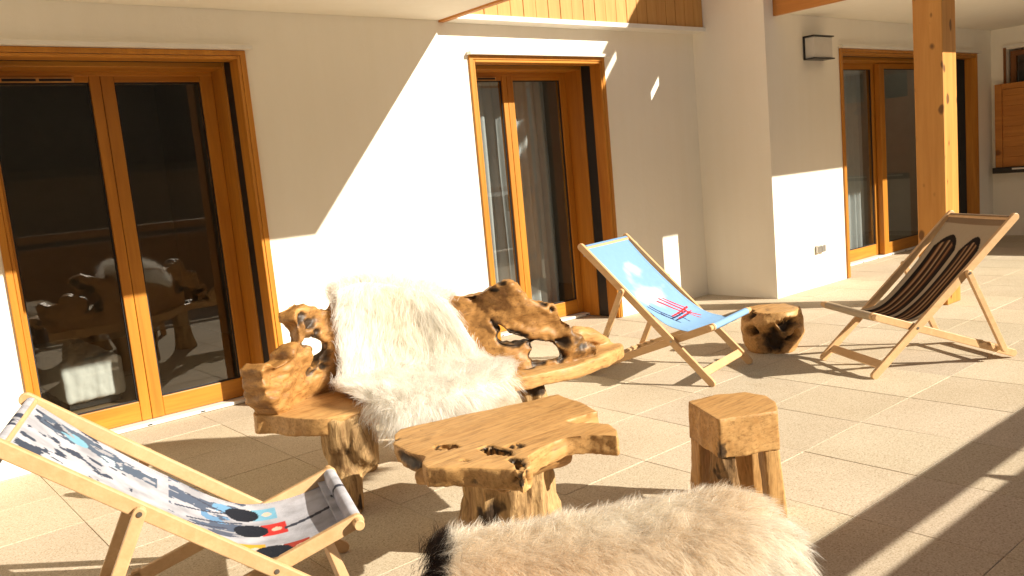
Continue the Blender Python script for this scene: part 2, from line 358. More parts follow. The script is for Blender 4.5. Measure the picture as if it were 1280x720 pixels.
# --- balconies
def balcony(x0, x1, y0, y1, z, plank, end_right, screen):
    b = obj('balcony', B((x0, x1, y0, y1 - .002, z, z + .2)), 'plaster', house)
    t = .04
    xe = x1 if end_right else x0 - t
    obj('edge_board', B((xe, xe + t, y0 - t, y1 - .003, plank, z + .26)), 'larch_cross', b)
    obj('edge_board', B((x0 if end_right else x0 + .001, x1 if end_right else x1, y0 - t, y0 - .002, plank, z + .26)), 'larch_level', b)
    if not screen:
        gp = MB()
        for k in range(8): gp.box(x0, x1, y0 - .03, y0 - .01, z + .28 + k * .125, z + .28 + k * .125 + .115)
        obj('guard_panel', gp, 'larch_level', b); obj('handrail', B((x0, x1 + .02, y0 - .06, y0 + .02, z + 1.28, z + 1.36)), 'larch_level', b)
    else:
        g = MB()
        g.box(xe, xe + .035, y0, 3.48, plank + .26, 2.87); g.box(xe + .001, xe + .034, 3.77, y1, plank + .26, 2.87)
        g.box(xe, xe + .036, y0, y1, 2.872, 3.60); g.box(xe + .001, xe + .036, 2.74, y1, 3.602, 3.72); g.box(xe, xe + .036, 3.13, y1, 3.84, 5.2)
        obj('guard_panel', g, 'larch_cross', b)
        obj('handrail', B((xe - .01, xe + .05, y0 - .04, y1, 3.722, 3.838)), 'larch_cross', b)
        g2 = MB()
        for k in range(7): g2.box(x0 + .05, x1, y0 - .03, y0 - .01, 2.78 + k * .12, 2.78 + k * .12 + .112)
        obj('guard_panel', g2, 'larch_level', b)
    return b
balcony(-8, 3.68, 2.785, YW, CEIL, 2.445, True, False)
balcony(6.745, 11.9, 2.02, YB, 2.50, 2.472, False, True)
# --- larch cladding of the upper storey above the french window
cm = MB(); x = 3.75
while x < XP - .02:
    wd = min(.128, XP - .004 - x); cm.box(x, x + wd - .004, 4.905 + random.uniform(-.003, .003), 4.94, 2.486, 4.6); x += .128
cl = obj('cladding', cm.mesh(.002, 1), 'cladding_larch', house)
obj('cladding_batten', B((3.75, XP - .003, 4.942, YW - .003, 2.486, 4.6)), 'dark_gap', cl)
obj('drip_edge', B((3.74, XP - .002, 4.885, YW - .002, 2.448, 2.484)), 'white_metal', cl)

# --- glazed doors
def ring(x0, x1, z0, z1, wd, y0, y1):
    """connected rectangular frame of width wd"""
    m = MB(); vs = []
    for y in (y0, y1):
        for q in (0, wd): vs += [(x0 + q, y, z0 + q), (x1 - q, y, z0 + q), (x1 - q, y, z1 - q), (x0 + q, y, z1 - q)]
    f = []
    for k in range(4):
        n = (k + 1) % 4; f += [(k, n, 4 + n, 4 + k), (8 + k, 12 + k, 12 + n, 8 + n), (k, 8 + k, 8 + n, n), (4 + k, 4 + n, 12 + n, 12 + k)]
    return m.add(vs, f)
def leaf(parent, x0, x1, y, z0, z1, st0=.085, st1=.085, bot=.125, top=.08):
    """one timber framed glass leaf: stiles, rails and a pane"""
    obj('stile', B((x0, x0 + st0, y, y + .06, z0, z1)).mesh(.004, 2), 'larch_upright', parent); obj('stile', B((x1 - st1, x1, y, y + .06, z0, z1)).mesh(.004, 2), 'larch_upright', parent)
    a0, a1, b0, b1 = x0 + st0, x1 - st1, z0 + bot, z1 - top
    obj('rail', B((a0 + .001, a1 - .001, y + .003, y + .058, z0, b0)).mesh(.004, 2), 'larch_level', parent); obj('rail', B((a0 + .001, a1 - .001, y + .003, y + .058, b1, z1)).mesh(.004, 2), 'larch_level', parent)
    obj('pane', B((a0 - .004, a1 + .004, y + .027, y + .033, b0 - .004, b1 + .004)), 'window_glass', parent)
    obj('gasket', ring(a0 + .0005, a1 - .0005, b0 + .0005, b1 - .0005, .008, y + .014, y + .026), 'shutter_guide', parent)
def opening(name, x0, x1, yf, yr, label, leaves, vent=None, flash=True):
    """x0..x1 opening, yf wall face, yr plane of the leaves"""
    zt = 2.19; ym0, ym1 = yf + .110, yf + .225; c = .035
    d = MB(); d.prism([(x, yf - .018, z) for x, z in ((x0 - c, .004), (x0 - c, zt + .03), (x1 + c, zt + .03), (x1 + c, .004), (x1 + .001, .004), (x1 + .001, zt + .001), (x0 - .001, zt + .001), (x0 - .001, .004))], (0, .016, 0))
    o = obj(name, d.mesh(.002, 1), 'larch_upright', house, label=label)
    P = lambda n, b, m, bv=.003: obj(n, B(b).mesh(bv, 1) if bv else B(b), m, o)
    for xa, xb in ((x0, x0 + .018), (x1 - .018, x1)):
        P('jamb', (xa, xb, yf - .014, ym0, .004, zt), 'larch_upright'); P('jamb', (xa, xb, ym1, yr + .07, .004, zt), 'larch_upright')
    P('head', (x0 + .019, x1 - .019, yf - .014, ym0, zt - .02, zt - .001), 'larch_level'); P('head', (x0 + .019, x1 - .019, ym1, yr - .005, zt - .035, zt - .001), 'larch_level'); P('head', (x0 + .019, x1 - .019, yr - .003, yr + .07, zt - .06, zt - .001), 'larch_level')
    for b in ((x0 + .002, x0 + .008, ym0 + .001, ym1 - .001, .004, zt - .002), (x1 - .008, x1 - .002, ym0 + .001, ym1 - .001, .004, zt - .002), (x0 + .02, x1 - .02, ym0 + .001, ym1 - .001, zt - .006, zt - .001)): P('shutter_guide', b, 'shutter_guide', 0)
    P('threshold', (x0 + .019, x1 - .019, yr - .075, yr + .075, .004, .026), 'white_metal')
    k = x0 + .3
    while k < x1 - .05: P('drain_slot', (k, k + .03, yr - .0765, yr - .074, .010, .018), 'shutter_guide', 0); k += .33
    for L in leaves: leaf(o, *L)
    P('handle', (leaves[0][1] - .05, leaves[0][1] - .03, yr + .062, yr + .10, 1.02, 1.16), 'grey_metal')
    if flash: P('flashing', (x0 - .045, x1 + .07, yf - .055, yf - .001, zt + .032, zt + .055), 'white_metal', 0)
    if vent:
        v0, v1 = vent; q = obj('vent', B((v0, v1, yr - .012, yr - .004, 2.093, 2.121)), 'cladding_larch', o); h = (v0 + v1) / 2
        P('vent_slot', (v0 + .012, h - .008, yr - .014, yr - .0125, 2.100, 2.114), 'shutter_guide', 0); P('vent_slot', (h + .008, v1 - .012, yr - .014, yr - .0125, 2.100, 2.114), 'shutter_guide', 0)
    return o
opening('sliding_door', .79, 2.17, YW, 5.45, 'wide glazed door with dark panes beside the ski print deckchair', [(.81, 1.475, 5.45, .03, 2.15, .08, .06, .125, .055), (1.478, 2.15, 5.45, .03, 2.15, .075, .08, .125, .055)], (.95, 1.33))
opening('french_window', 3.95, 5.31, YW, 5.45, 'narrower glazed door with pale curtains behind the root bench', [(3.97, 4.618, 5.45, .03, 2.15, .08, .05, .125, .055), (4.621, 5.29, 5.45, .03, 2.15, .065, .065, .125, .055)], (4.1, 4.5))
opening('sliding_door', 7.82, 10.9, YB, 4.70, 'far glazed sliding door partly hidden by the larch post', [(7.84, 9.35, 4.70, .03, 2.15, .1, .1, .125, .055), (9.30, 10.88, 4.635, .03, 2.15, .11, .11, .125, .055)], None)
# --- window and shutter panel in the end wall
wn = obj('window', B((XE - .012, XE - .002, 4.10, 4.13, .82, 2.27)), 'aged_larch', house)
for q in ((2.94, 4.09, 2.17, 2.23), (2.94, 4.09, .81, .87), (4.03, 4.09, .871, 2.169), (2.94, 3.0, .871, 2.169), (3.5, 3.58, .871, 2.169)): obj('frame', B((XE + .10, XE + .16, *q)), 'aged_larch', wn)
obj('pane', B((XE + .125, XE + .131, 3.581, 4.029, .872, 2.168)), 'window_glass', wn); obj('pane', B((XE + .125, XE + .131, 3.001, 3.499, .872, 2.168)), 'window_glass', wn)
obj('flashing', B((XE - .03, XE - .001, 2.9, 4.13, 2.275, 2.295)), 'white_metal', wn)
sm = MB(); z = .847
sm.box(XE - .10, XE - .06, 4.12, 4.20, .847, 1.845); sm.box(XE - .10, XE - .06, 2.9, 4.118, 1.78, 1.845)
while z < 1.75: sm.box(XE - .09, XE - .065, 2.9, 4.118, z, min(z + .1215, 1.778)); z += .122
ob = obj('shutter_panel', sm.mesh(.003, 1), 'larch_cross', house, label='low larch panel with a black ledge on the far end wall')
obj('ledge', B((XE - .14, XE - .002, 2.85, 4.22, .775, .845)), 'black_metal', ob)
obj('ledge_trim', B((XE - .143, XE - .1405, 2.85, 4.0, .815, .835)), 'white_metal', ob)

# --- timber post
pm = B((6.735, 6.975, 2.865, 3.085, .0, 2.498)).mesh(.008, 2)
obj('timber_post', pm, 'post_larch', label='tall square knotty larch post rising behind the striped deckchair', cat='post', loc=(6.855, 2.975, 0))
# --- wall lamp and socket
lamp = thing('wall_lamp', 'small square wall lamp with white shade beside the far glazed door', 'lamp', (7.33, YB, 2.09))
obj('back_plate', B((7.16, 7.50, YB - .014, YB - .001, 2.10, 2.31)).mesh(.003, 1), 'black_metal', lamp)
obj('lamp_shade', B((7.172, 7.488, YB - .105, YB - .016, 2.113, 2.297)).mesh(.004, 2), 'lamp_glass', lamp)
for z in (2.299, 2.100): obj('cap_plate', B((7.155, 7.505, YB - .118, YB - .0145, z, z + .011)).mesh(.002, 1), 'black_metal', lamp)
sk = thing('wall_socket', 'small grey outdoor socket low on the sunlit white wall', 'socket', (7.29, YB, .32))
obj('cover', B((7.225, 7.29, YB - .035, YB - .001, .325, .395)).mesh(.006, 2), 'grey_metal', sk)
obj('cover', B((7.295, 7.36, YB - .035, YB - .001, .325, .395)).mesh(.006, 2), 'grey_metal', sk)

# --- railing at the terrace edge (its shadow lies on the floor at the right)
rl = thing('terrace_railing', 'low timber railing along the open edge of the terrace', 'railing', (3, -.35, 0))
rm = MB()
for k in range(8): rm.box(-6, 14, -.362, -.338, .03 + k * .115, .03 + k * .115 + .1145)
obj('board', rm, 'rail_timber', rl); obj('handrail', B((-6, 14, -.38, -.32, 1.018, 1.112)).mesh(.006, 2), 'rail_timber', rl)
for x in np.arange(-5.5, 14, 1.95):
    obj('post', B((x, x + .03, -.435, -.366, 0, 1.016)), 'black_metal', rl)
# --- neighbouring chalet across the way, mirrored in the panes
nb = thing('neighbouring_chalet', 'dark roofed chalet across the way reflected in the glass', 'house', (7, -18, -.6))
obj('wall', B((2, 12, -21, -15.2, -.6, 2.3)), 'far_wall', nb)
r_ = MB(); r_.prism([(1, -14, 2.5), (1, -18.2, 5.4), (1, -22.4, 2.5), (1, -22.4, 2.3), (1, -18.2, 5.2), (1, -14, 2.3)], (12, 0, 0)); rf = obj('roof', r_, 'far_roof', nb)
obj('gutter', B((1, 13, -13.98, -13.88, 2.38, 2.46)), 'far_roof', rf)
# ------------------------------------------------------------------ rooms behind the glass
def curtain(x0, x1, y, z0, z1, label, amp=.022, waves=5, seed=0):
    nx, nz = 90, 14; vs, fs = [], []
    for j in range(nz + 1):
        t = j / nz; z = z0 + (z1 - z0) * t
        for i in range(nx + 1):
            u = i / nx; a = amp * (1 - .35 * t)
            vs.append((x0 + (x1 - x0) * u + .015 * math.sin(u * 17 + 3 * t + seed) * (1 - t), y + a * math.sin(u * waves * 2 * math.pi + seed + .6 * math.sin(3 * t + u * 5)) + .3 * a * math.sin(u * 31 + seed), z))
    for j in range(nz):
        for i in range(nx): o = j * (nx + 1) + i; fs.append((o, o + 1, o + nx + 2, o + nx + 1))
    me = bpy.data.meshes.new('c'); me.from_pydata(vs, [], fs); me.update()
    obj('curtain', me, 'curtain_cloth', label=label, cat='curtain', group='pale curtains behind the glazed doors', loc=((x0 + x1) / 2, y, z0), smooth=True)
curtain(4.14, 4.70, 5.62, .03, 2.30, 'pale curtain behind the narrower leaf of the glazed door near the root bench', waves=5)
curtain(4.80, 5.22, 5.66, .03, 2.30, 'pale curtain behind the wider leaf of the glazed door near the blue deckchair', waves=4, seed=2)
curtain(8.7, 9.27, 4.86, .03, 2.28, 'pale curtain in the far glazed door near the larch post', waves=5, seed=4)
bed = thing('bed', 'white draped bed end just inside the wide dark glazed door', 'bed', (1.37, 6.9, 0))
me = voxel(B((1.17, 1.57, 6.30, 7.6, .05, .335)).mesh(.03, 3), .012, 6); gnarl(me, .010, 9, (2, 2, .6), 3)
obj('sheet', me, 'bed_linen', bed, smooth=True)
obj('bed_base', B((1.20, 1.54, 6.36, 7.55, 0, .07)), 'black_metal', bed)

# ================================================================== DECKCHAIRS
def stadium(p0, p1, r, n=7):
    """rounded-end strip outline in a (u,z) plane"""
    p0, p1 = np.array(p0), np.array(p1); d = (p1 - p0) / np.linalg.norm(p1 - p0); q = np.array([-d[1], d[0]]); a0 = math.atan2(q[1], q[0]); pts = []
    for k in range(n + 1): a = a0 + math.pi * k / n; pts.append(p0 + r * np.array([math.cos(a), math.sin(a)]))
    for k in range(n + 1): a = a0 + math.pi + math.pi * k / n; pts.append(p1 + r * np.array([math.cos(a), math.sin(a)]))
    return pts
def deckchair(label, foot, yaw, th, W, printer, L=1.19, dP=.785, dC=.355, sag=.10):
    """foot: floor point midway between the front feet; yaw: heading from the feet towards the back"""
    root = thing('deckchair', label, 'deckchair', (foot[0], foot[1], 0), 'wooden deckchairs on the terrace')
    U = np.array([math.cos(yaw), math.sin(yaw), 0]); Wv = np.array([math.sin(yaw), -math.cos(yaw), 0]); Z = np.array([0, 0, 1.0]); O = np.array([foot[0], foot[1], 0])
    P3 = lambda u, w_, z: O + U * u + Wv * w_ + Z * z
    c, s = math.cos(th), math.sin(th); r = .0225; on = lambda d: np.array([d * c, d * s + r * .9])
    T, P, Cx, F = on(L), on(dP), on(dC), on(0)
    ez = .03; l2 = .68; ex = Cx[0] + math.sqrt(l2 ** 2 - (Cx[1] - ez) ** 2); E = np.array([ex, ez]); d2 = (Cx - E) / l2; Bf = Cx + d2 * .27
    tk = .023
    def strip(name, p0, p1, w0, rr=r, mat='beech', bev=.004, t=tk):
        pts = [P3(q[0], w0, q[1]) for q in stadium(p0, p1, rr)]
        m = MB(); m.prism(pts, Wv * t); return obj(name, m.mesh(bev, 2), mat, root)
    def bar(name, p, w0, w1, rr, par=None):
        m = MB(); m.tube([P3(p[0], w0, p[1]), P3(p[0], w1, p[1])], rr, 14); return obj(name, m.mesh(.002, 1), 'beech', par or root, smooth=False)
    for sd in (-1, 1):
        w0 = sd * W / 2 - tk / 2
        R = strip('side_rail', F, T, w0)
        R2 = strip('seat_rail', Bf, E, sd * (W / 2 - tk - .003) - tk / 2)
        # prop leg, hinged outside the side rail, resting in the notches of the seat rail
        pl_ = np.array([E[0] - .10, .075]); strip('prop_leg', P, pl_, sd * (W / 2 + tk + .002) - tk / 2, .018)
        n_ = MB()
        for k in range(4):
            q = E + d2 * (.05 + .055 * k); n_.prism([P3(*(lambda v: (v[0], sd * (W / 2 - tk - .003) - tk / 2, v[1]))(q + v)) for v in (np.array([0, .012]), np.array([.0, .030]), np.array([-.026, .034]), np.array([-.03, .012]))], Wv * tk)
        obj('notch', n_, 'beech', R2)
        for q in (P, Cx):
            m = MB(); m.tube([P3(q[0], sd * (W / 2 + (tk * 1.5 + .003 if q is P else tk / 2)), q[1]), P3(q[0], sd * (W / 2 + (tk * 1.5 + .006 if q is P else tk / 2 + .003)), q[1])], .0075, 12); obj('bolt', m, 'steel', root)
    bar('top_bar', on(L - .02), -W / 2 + .012, W / 2 - .012, .016)
    bar('front_bar', Bf, -W / 2 - .02, W / 2 + .02, .0165)
    # lower stretchers: between the front feet, between the seat rails, across the props
    def cross(name, p, hw, h, t, ang):
        ca, sa = math.cos(ang), math.sin(ang); q = [np.array([a * ca - b * sa, a * sa + b * ca]) + p for a, b in ((-h / 2, -t / 2), (h / 2, -t / 2), (h / 2, t / 2), (-h / 2, t / 2))]
        m = MB(); m.prism([P3(v[0], -hw, v[1]) for v in q], Wv * 2 * hw); obj(name, m.mesh(.003, 2), 'beech', root)
    cross('stretcher', on(.075), W / 2 - .012, .05, .018, th)
    cross('stretcher', E + d2 * .015, W / 2 - 2 * tk + .008, .042, .018, math.atan2(d2[1], d2[0]))
    cross('prop_bar', np.array([E[0] - .10, .078]), W / 2 + tk, .024, .024, .3)
    # canvas: over the top bar, hanging, round the front bar
    top, fr = on(L - .02), Bf; hang = [top + (.012, -.05), top + (.019, -.012), top + (.010, .018), top + (-.012, .014), top + (-.028, -.018)]
    mid = (np.array([top[0] * .62 + fr[0] * .38, top[1] * .62 + fr[1] * .38]) + np.array([.035, -sag * .75]))
    low = (np.array([top[0] * .30 + fr[0] * .70, top[1] * .30 + fr[1] * .70]) + np.array([.05, -sag * 1.10]))
    pts = hang + [mid, low, fr + (.055, -.04), fr + (.022, .008), fr + (.006, .0185), fr + (-.014, .012), fr + (-.018, -.008), fr + (.0, -.019), fr + (.05, -.022)]
    prof = catmull(pts, 24); sl_ = np.r_[0, np.cumsum(np.linalg.norm(np.diff(prof, axis=0), axis=1))]; nv, nu = 330, 84
    tt = np.linspace(0, sl_[-1], nv); prof = np.c_[np.interp(tt, sl_, prof[:, 0]), np.interp(tt, sl_, prof[:, 1])]
    hw = W / 2 - .022; vs = np.zeros((nv, nu, 3)); colr = np.ones((nv, nu, 4), np.float32)
    i0 = 0.05 / sl_[-1]
    for j in range(nv):
        v = tt[j] / sl_[-1]; free = math.sin(math.pi * min(1, max(0, (v - .08) / .84)))
        for i in range(nu):
            u = i / (nu - 1); e = abs(2 * u - 1)
            narrow = 1 - .05 * free
            wv = (2 * u - 1) * hw * narrow
            dz = free * (-.022 * (1 - e ** 2) + .004 * math.sin(v * 9 + u * 4)) + free * .006 * noise.noise((u * 4, v * 7, yaw))
            vs[j, i] = P3(prof[j, 0] + free * .3 * -dz * 0, wv, prof[j, 1] + dz)
    uu, vv = np.meshgrid(np.linspace(0, 1, nu), tt / sl_[-1]); colr[..., :3] = printer(uu, vv); hem = (np.abs(np.abs(2 * uu - 1) - .945) < .012) & (np.sin(vv * 900) > -.4); colr[..., :3] *= np.where(hem, .74, 1.0)[..., None]
    fs = [(j * nu + i, j * nu + i + 1, (j + 1) * nu + i + 1, (j + 1) * nu + i) for j in range(nv - 1) for i in range(nu - 1)]
    me = bpy.data.meshes.new('cv'); me.from_pydata(vs.reshape(-1, 3).tolist(), [], fs); me.update()
    a = me.attributes.new('print', 'FLOAT_COLOR', 'POINT'); a.data.foreach_set('color', colr.ravel())
    me = evaluated(me, [('SOLIDIFY', dict(thickness=.0022, offset=0))])
    obj('canvas', me, 'printed_canvas', root, smooth=True)
    return root
def fbm(u, v, sx, sy, seed=0, oct=4):
    return np.array([noise.fractal((a * sx + seed, b * sy, seed), 1.0, 2.0, oct) for a, b in zip(u.ravel(), v.ravel())]).reshape(u.shape)
def put(c, m, rgb): c[m] = np.array(rgb)
def seg(u, v, a, b, wd, asp=2.5):
    p = np.stack([u, v * asp], -1); a = np.array([a[0], a[1] * asp]); b = np.array([b[0], b[1] * asp]); d = b - a
    t = np.clip(((p - a) @ d) / (d @ d), 0, 1)[..., None]; return np.linalg.norm(p - a - t * d, axis=-1) < wd
def ell(u, v, c, ru, rv, ang=0):
    x, y = u - c[0], (v - c[1]); ca, sa = math.cos(ang), math.sin(ang); x, y = x * ca + y * sa * 2.5, -x * sa / 2.5 + y * ca
    return (x / ru) ** 2 + (y / rv) ** 2 < 1
def print_sky(u, v):
    k = np.clip(v / .9, 0, 1)[..., None]; c = np.array([.20, .38, .66]) * (1 - k) + np.array([.27, .48, .76]) * k
    f = fbm(u, v, 2.4, 5, 3); cl_ = np.clip((f + .75 - ((u - .45) / .42) ** 2 - ((v - .40) / .17) ** 2) * .9, 0, .8)[..., None]
    c = c * (1 - cl_) + np.array([.80, .82, .88]) * cl_
    for ln in ((.5, 0, .5, .42, .006),): put(c, seg(u, v, (ln[0], ln[1]), (ln[2], ln[3]), ln[4]), (.12, .22, .36))
    navy, red = (.025, .035, .10), (.62, .035, .035)
    for a, b, rgb, wd in (((.10, .50), (.28, .615), navy, .014), ((.17, .495), (.34, .61), navy, .014), ((.28, .615), (.72, .60), navy, .012), ((.30, .635), (.74, .62), navy, .012), ((.22, .56), (.30, .66), navy, .012),
                          ((.42, .485), (.66, .605), red, .016), ((.50, .475), (.74, .60), red, .016), ((.58, .48), (.80, .59), red, .012), ((.36, .60), (.84, .585), red, .013), ((.66, .56), (.84, .665), red, .013), ((.40, .625), (.82, .615), red, .010), ((.52, .62), (.50, .67), navy, .010), ((.72, .61), (.76, .68), red, .010)):
        put(c, seg(u, v, a, b, wd), rgb)
    put(c, (v > .66) & (v < .70) & (np.abs(u - .5) < .004), (.16, .30, .5)); return c
def print_boards(u, v):
    c = np.empty(u.shape + (3,)); c[:] = (.50, .405, .285); put(c, v < .125, (.30, .205, .125))
    for uc, hw in ((.29, .20), (.73, .17)):
        top = .185 + .075 * ((u - uc) / hw) ** 2; m = (np.abs(u - uc) < hw) & (v > top) & (v < .865)
        put(c, m, (.018, .012, .010)); q = (u - uc) / hw
        g = fbm(u, v, 60, 1.5, uc); inn = (np.abs(u - uc) < hw * .84) & (v > top + .03) & (v < .865)
        c[inn] = (np.array([.20, .085, .038])[None] * (1 + .9 * g[inn][:, None]))
        for s0, s1, rgb in ((-.84, -.62, (.025, .018, .014)), (-.52, -.40, (.46, .30, .16)), (-.34, -.14, (.03, .02, .015)), (-.06, .06, (.50, .34, .19)), (.10, .30, (.04, .022, .015)), (.36, .46, (.40, .22, .10)), (.58, .84, (.028, .018, .014))):
            put(c, inn & (q > s0) & (q < s1), rgb)
    return np.clip(c, 0, 1)
def print_snow(u, v):
    f = fbm(u, v, 3, 7, 11, 5); g = fbm(u, v, 9, 16, 5, 4); c = np.empty(u.shape + (3,)); c[:] = (.56, .57, .645)
    k = np.clip(.5 + .9 * f + .5 * g, 0, 1)[..., None]; c = c * (.66 + .46 * k); put(c, v < .04, (.62, .62, .68))
    # dark scattered trees high up
    h = fbm(u, v, 7, 11, 21, 5)
    put(c, (v > .10) & (v < .36) & (h > .24 - .30 * np.exp(-((u - .42) / .2) ** 2 - ((v - .22) / .07) ** 2)), (.06, .075, .115)); put(c, (v > .05) & (v < .09) & (h > .3), (.06, .07, .11))
    put(c, (v > .12) & (v < .42) & (np.abs(u - .80 + .1 * f) < .09) & (g > -.22), (.10, .135, .20))
    put(c, ell(u, v, (.80, .205), .07, .035) & (g > -.25), (.22, .46, .62)); put(c, ell(u, v, (.76, .30), .06, .03) & (g > .02), (.55, .66, .75))
    put(c, (v > .45) & (v < .66) & (u > .45) & (fbm(u, v, 9, 9, 31, 5) > .02), (.10, .13, .20)); put(c, (v > .46) & (v < .66) & (u < .45) & (fbm(u, v, 8, 9, 41, 5) > .20), (.11, .13, .19))
    put(c, ell(u, v, (.66, .575), .09, .04) & (g > -.2), (.16, .32, .55)); put(c, ell(u, v, (.84, .60), .08, .03) & (g > -.1), (.18, .38, .62))
    for a, b in (((.62, .47), (.80, .62)), ((.50, .50), (.66, .64)), ((.88, .50), (.74, .66)), ((.40, .49), (.52, .60))): put(c, seg(u, v, a, b, .010), (.07, .08, .12))
    # pairs of ski tips: a dark oval followed by a coloured block
    for uc, vc, rgb in ((.80, .645, (.22, .50, .70)), (.52, .66, (.66, .05, .045)), (.16, .60, (.74, .42, .05)), (.10, .70, (.42, .06, .04))):
        put(c, (np.abs(u - uc) < .10) & (v > vc + .02) & (v < vc + .085), rgb); put(c, (np.abs(u - uc) < .105) & (v > vc + .018) & (v < vc + .026), (.75, .75, .78)); put(c, ell(u, v, (uc, vc), .11, .042) , (.018, .022, .034)); put(c, ell(u, v, (uc, vc + .062), .035, .012), (.85, .62, .5))
    m = (v > .74) & (v < .985); put(c, m & (np.abs(u - (.50 + (v - .74) * .55)) < .022), (.055, .06, .085)); put(c, m & (np.abs(v - .865) < .006) & (np.abs(u - .57) < .05), (.6, .6, .65))
    return np.clip(c, 0, 1)
deckchair('blue deckchair with a cloud and red chair print facing the round wooden stump', (4.18, 3.065), math.atan2(.976, -.219), math.radians(44.6), .565, print_sky, L=1.165, dP=.77, dC=.34, sag=.125)
deckchair('brown deckchair with dark striped board shapes standing before the larch post', (4.62, 2.55), math.atan2(-.494, .87), math.radians(41.6), .53, print_boards, L=1.22, dP=.79, dC=.365, sag=.165)
deckchair('grey and white deckchair with a ski print beside the wide dark glazed door', (1.265, 2.523), math.radians(161.5), math.radians(38.5), .551, print_snow, L=1.20, dP=.785, dC=.35, sag=.155)

# ================================================================== ROOT WOOD FURNITURE
# ---- bench: curved gnarled back, live edged seat, log legs
BACK = catmull([(1.20, 3.32), (1.42, 3.42), (1.60, 3.52), (1.90, 3.54), (2.20, 3.40), (2.50, 3.10), (2.75, 2.95), (3.10, 2.88)], 16)
BS = np.r_[0, np.cumsum(np.linalg.norm(np.diff(BACK, axis=0), axis=1))]
def back_at(s, off=0):
    p = np.array([np.interp(s, BS, BACK[:, 0]), np.interp(s, BS, BACK[:, 1])]); e = .02
    d = np.array([np.interp(s + e, BS, BACK[:, 0]) - np.interp(s - e, BS, BACK[:, 0]), np.interp(s + e, BS, BACK[:, 1]) - np.interp(s - e, BS, BACK[:, 1])]); d /= np.linalg.norm(d)
    return p + np.array([d[1], -d[0]]) * off          # positive offset: towards the sitter
def on_back(px, py, off=0):
    d = ray(px, py); best = None
    for i in range(len(BACK) - 1):
        a, b = back_at(BS[i], off), back_at(BS[i + 1], off); e = b - a; M2 = np.array([[d[0], -e[0]], [d[1], -e[1]]])
        if abs(np.linalg.det(M2)) < 1e-9: continue
        t, k = np.linalg.solve(M2, a)
        if -.001 <= k <= 1.001 and t > 0 and (best is None or t < best[0]): best = (t, BS[i] + k * (BS[i + 1] - BS[i]), EYE + t * d[2])
    return (best[1], best[2])
px_back = [(349, 530), (336, 520), (327, 507), (316, 482), (311, 463), (317, 453.5), (325, 457), (336, 455), (343, 450), (341.5, 442.6), (347, 433.6), (354, 430), (361, 429), (360, 418), (355.5, 407), (350, 402), (351, 390.5), (358, 383.6), (371, 377), (383, 382), (396, 384), (411, 387),
           (430, 374), (480, 368), (530, 368), (560, 373), (580, 368), (607, 361), (620, 357), (629, 352), (638, 353), (649, 363), (660, 373), (678, 377), (691, 380), (698, 391), (702, 398), (711, 404), (713, 411), (724, 420), (735.6, 430), (742, 438), (741, 446.7), (735.6, 452), (698, 456), (660, 470), (600, 484), (500, 497), (405, 500)]
holes = [[(366.7, 424.5), (370, 429), (378, 430), (382, 436), (385, 446), (383, 457), (379.5, 464), (388.5, 459), (394, 446), (399, 439), (402.8, 427), (391.7, 423), (380, 420.5)],
         [(369, 410), (371, 407), (374, 407), (376, 410.5), (374, 413), (370.5, 413)],
         [(614.5, 399), (627, 406.7), (635.6, 413.5), (651, 418), (662, 421.5), (660, 424.5), (651, 426), (638, 429), (629, 426), (621, 421), (626, 413)],
         [(662, 427), (671, 426), (680, 430), (689, 431), (692, 434.5), (698, 435.6), (700, 442), (698, 449), (680, 450), (662, 451), (660, 444.5), (668, 435.6)]]
bench = thing('root_bench', 'long gnarled root wood bench with holes in its back and a white sheepskin', 'bench', (2.2, 3.2, 0))
polys = [[on_back(*q) for q in px_back]] + [[on_back(*q) for q in h] for h in holes]
me = voxel(outline(polys, .072), .0085, 4)
p = co(me); n0 = nrm(me)
h = np.array([noise.fractal(Vector((q[0] * 5.5, q[1] * 9, q[2] * 5 + 3)), 1, 2, 5) for q in p]); h2 = np.array([noise.fractal(Vector((q[0] * 22, q[1] * 34, q[2] * 20 + 9)), 1, 2, 3) for q in p])
thick = 1 + .9 * np.clip((p[:, 0] - on_back(690, 400)[0]) / .10, 0, 1) + .7 * np.clip((on_back(352, 450)[0] - p[:, 0]) / .06, 0, 1) + .35 * np.clip((p[:, 1] - .74) / .08, 0, 1)
p2 = p + n0 * (h * .024 + h2 * .006)[:, None]; p2[:, 2] *= thick; p2[:, 2] += .018 * np.sin(p[:, 0] * 5.5) + .02 * np.sin(p[:, 1] * 9 + p[:, 0] * 3)
hol = [np.array(x) for x in polys[1:]]
def bend(p2):
    w3 = np.zeros_like(p2)
    for i, (s, z, o) in enumerate(p2):
        lean = -.16 * max(0, z - .45); w3[i, :2] = back_at(s, o + lean * .0); w3[i, 2] = z
    return w3
HOLD = p2
def near_poly(q, poly):
    P0 = np.array(poly); d = np.full(len(q), 9.0)
    for a, b in zip(P0, np.roll(P0, -1, 0)):
        e = b - a; t = np.clip(((q - a) @ e) / max(e @ e, 1e-9), 0, 1); d = np.minimum(d, np.linalg.norm(q - a - t[:, None] * e, axis=1))
    return d
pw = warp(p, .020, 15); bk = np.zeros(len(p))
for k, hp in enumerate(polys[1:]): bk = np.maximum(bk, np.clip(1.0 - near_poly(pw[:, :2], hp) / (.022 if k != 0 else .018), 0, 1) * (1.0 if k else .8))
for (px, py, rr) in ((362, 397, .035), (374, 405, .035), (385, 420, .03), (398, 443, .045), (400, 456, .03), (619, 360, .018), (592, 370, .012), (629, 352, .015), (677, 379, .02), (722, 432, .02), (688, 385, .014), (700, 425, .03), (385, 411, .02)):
    s, z = on_back(px, py); bk = np.maximum(bk, blob(np.c_[pw[:, :2], np.zeros(len(p))], (s, z, 0), (rr, rr * .7, 1)))
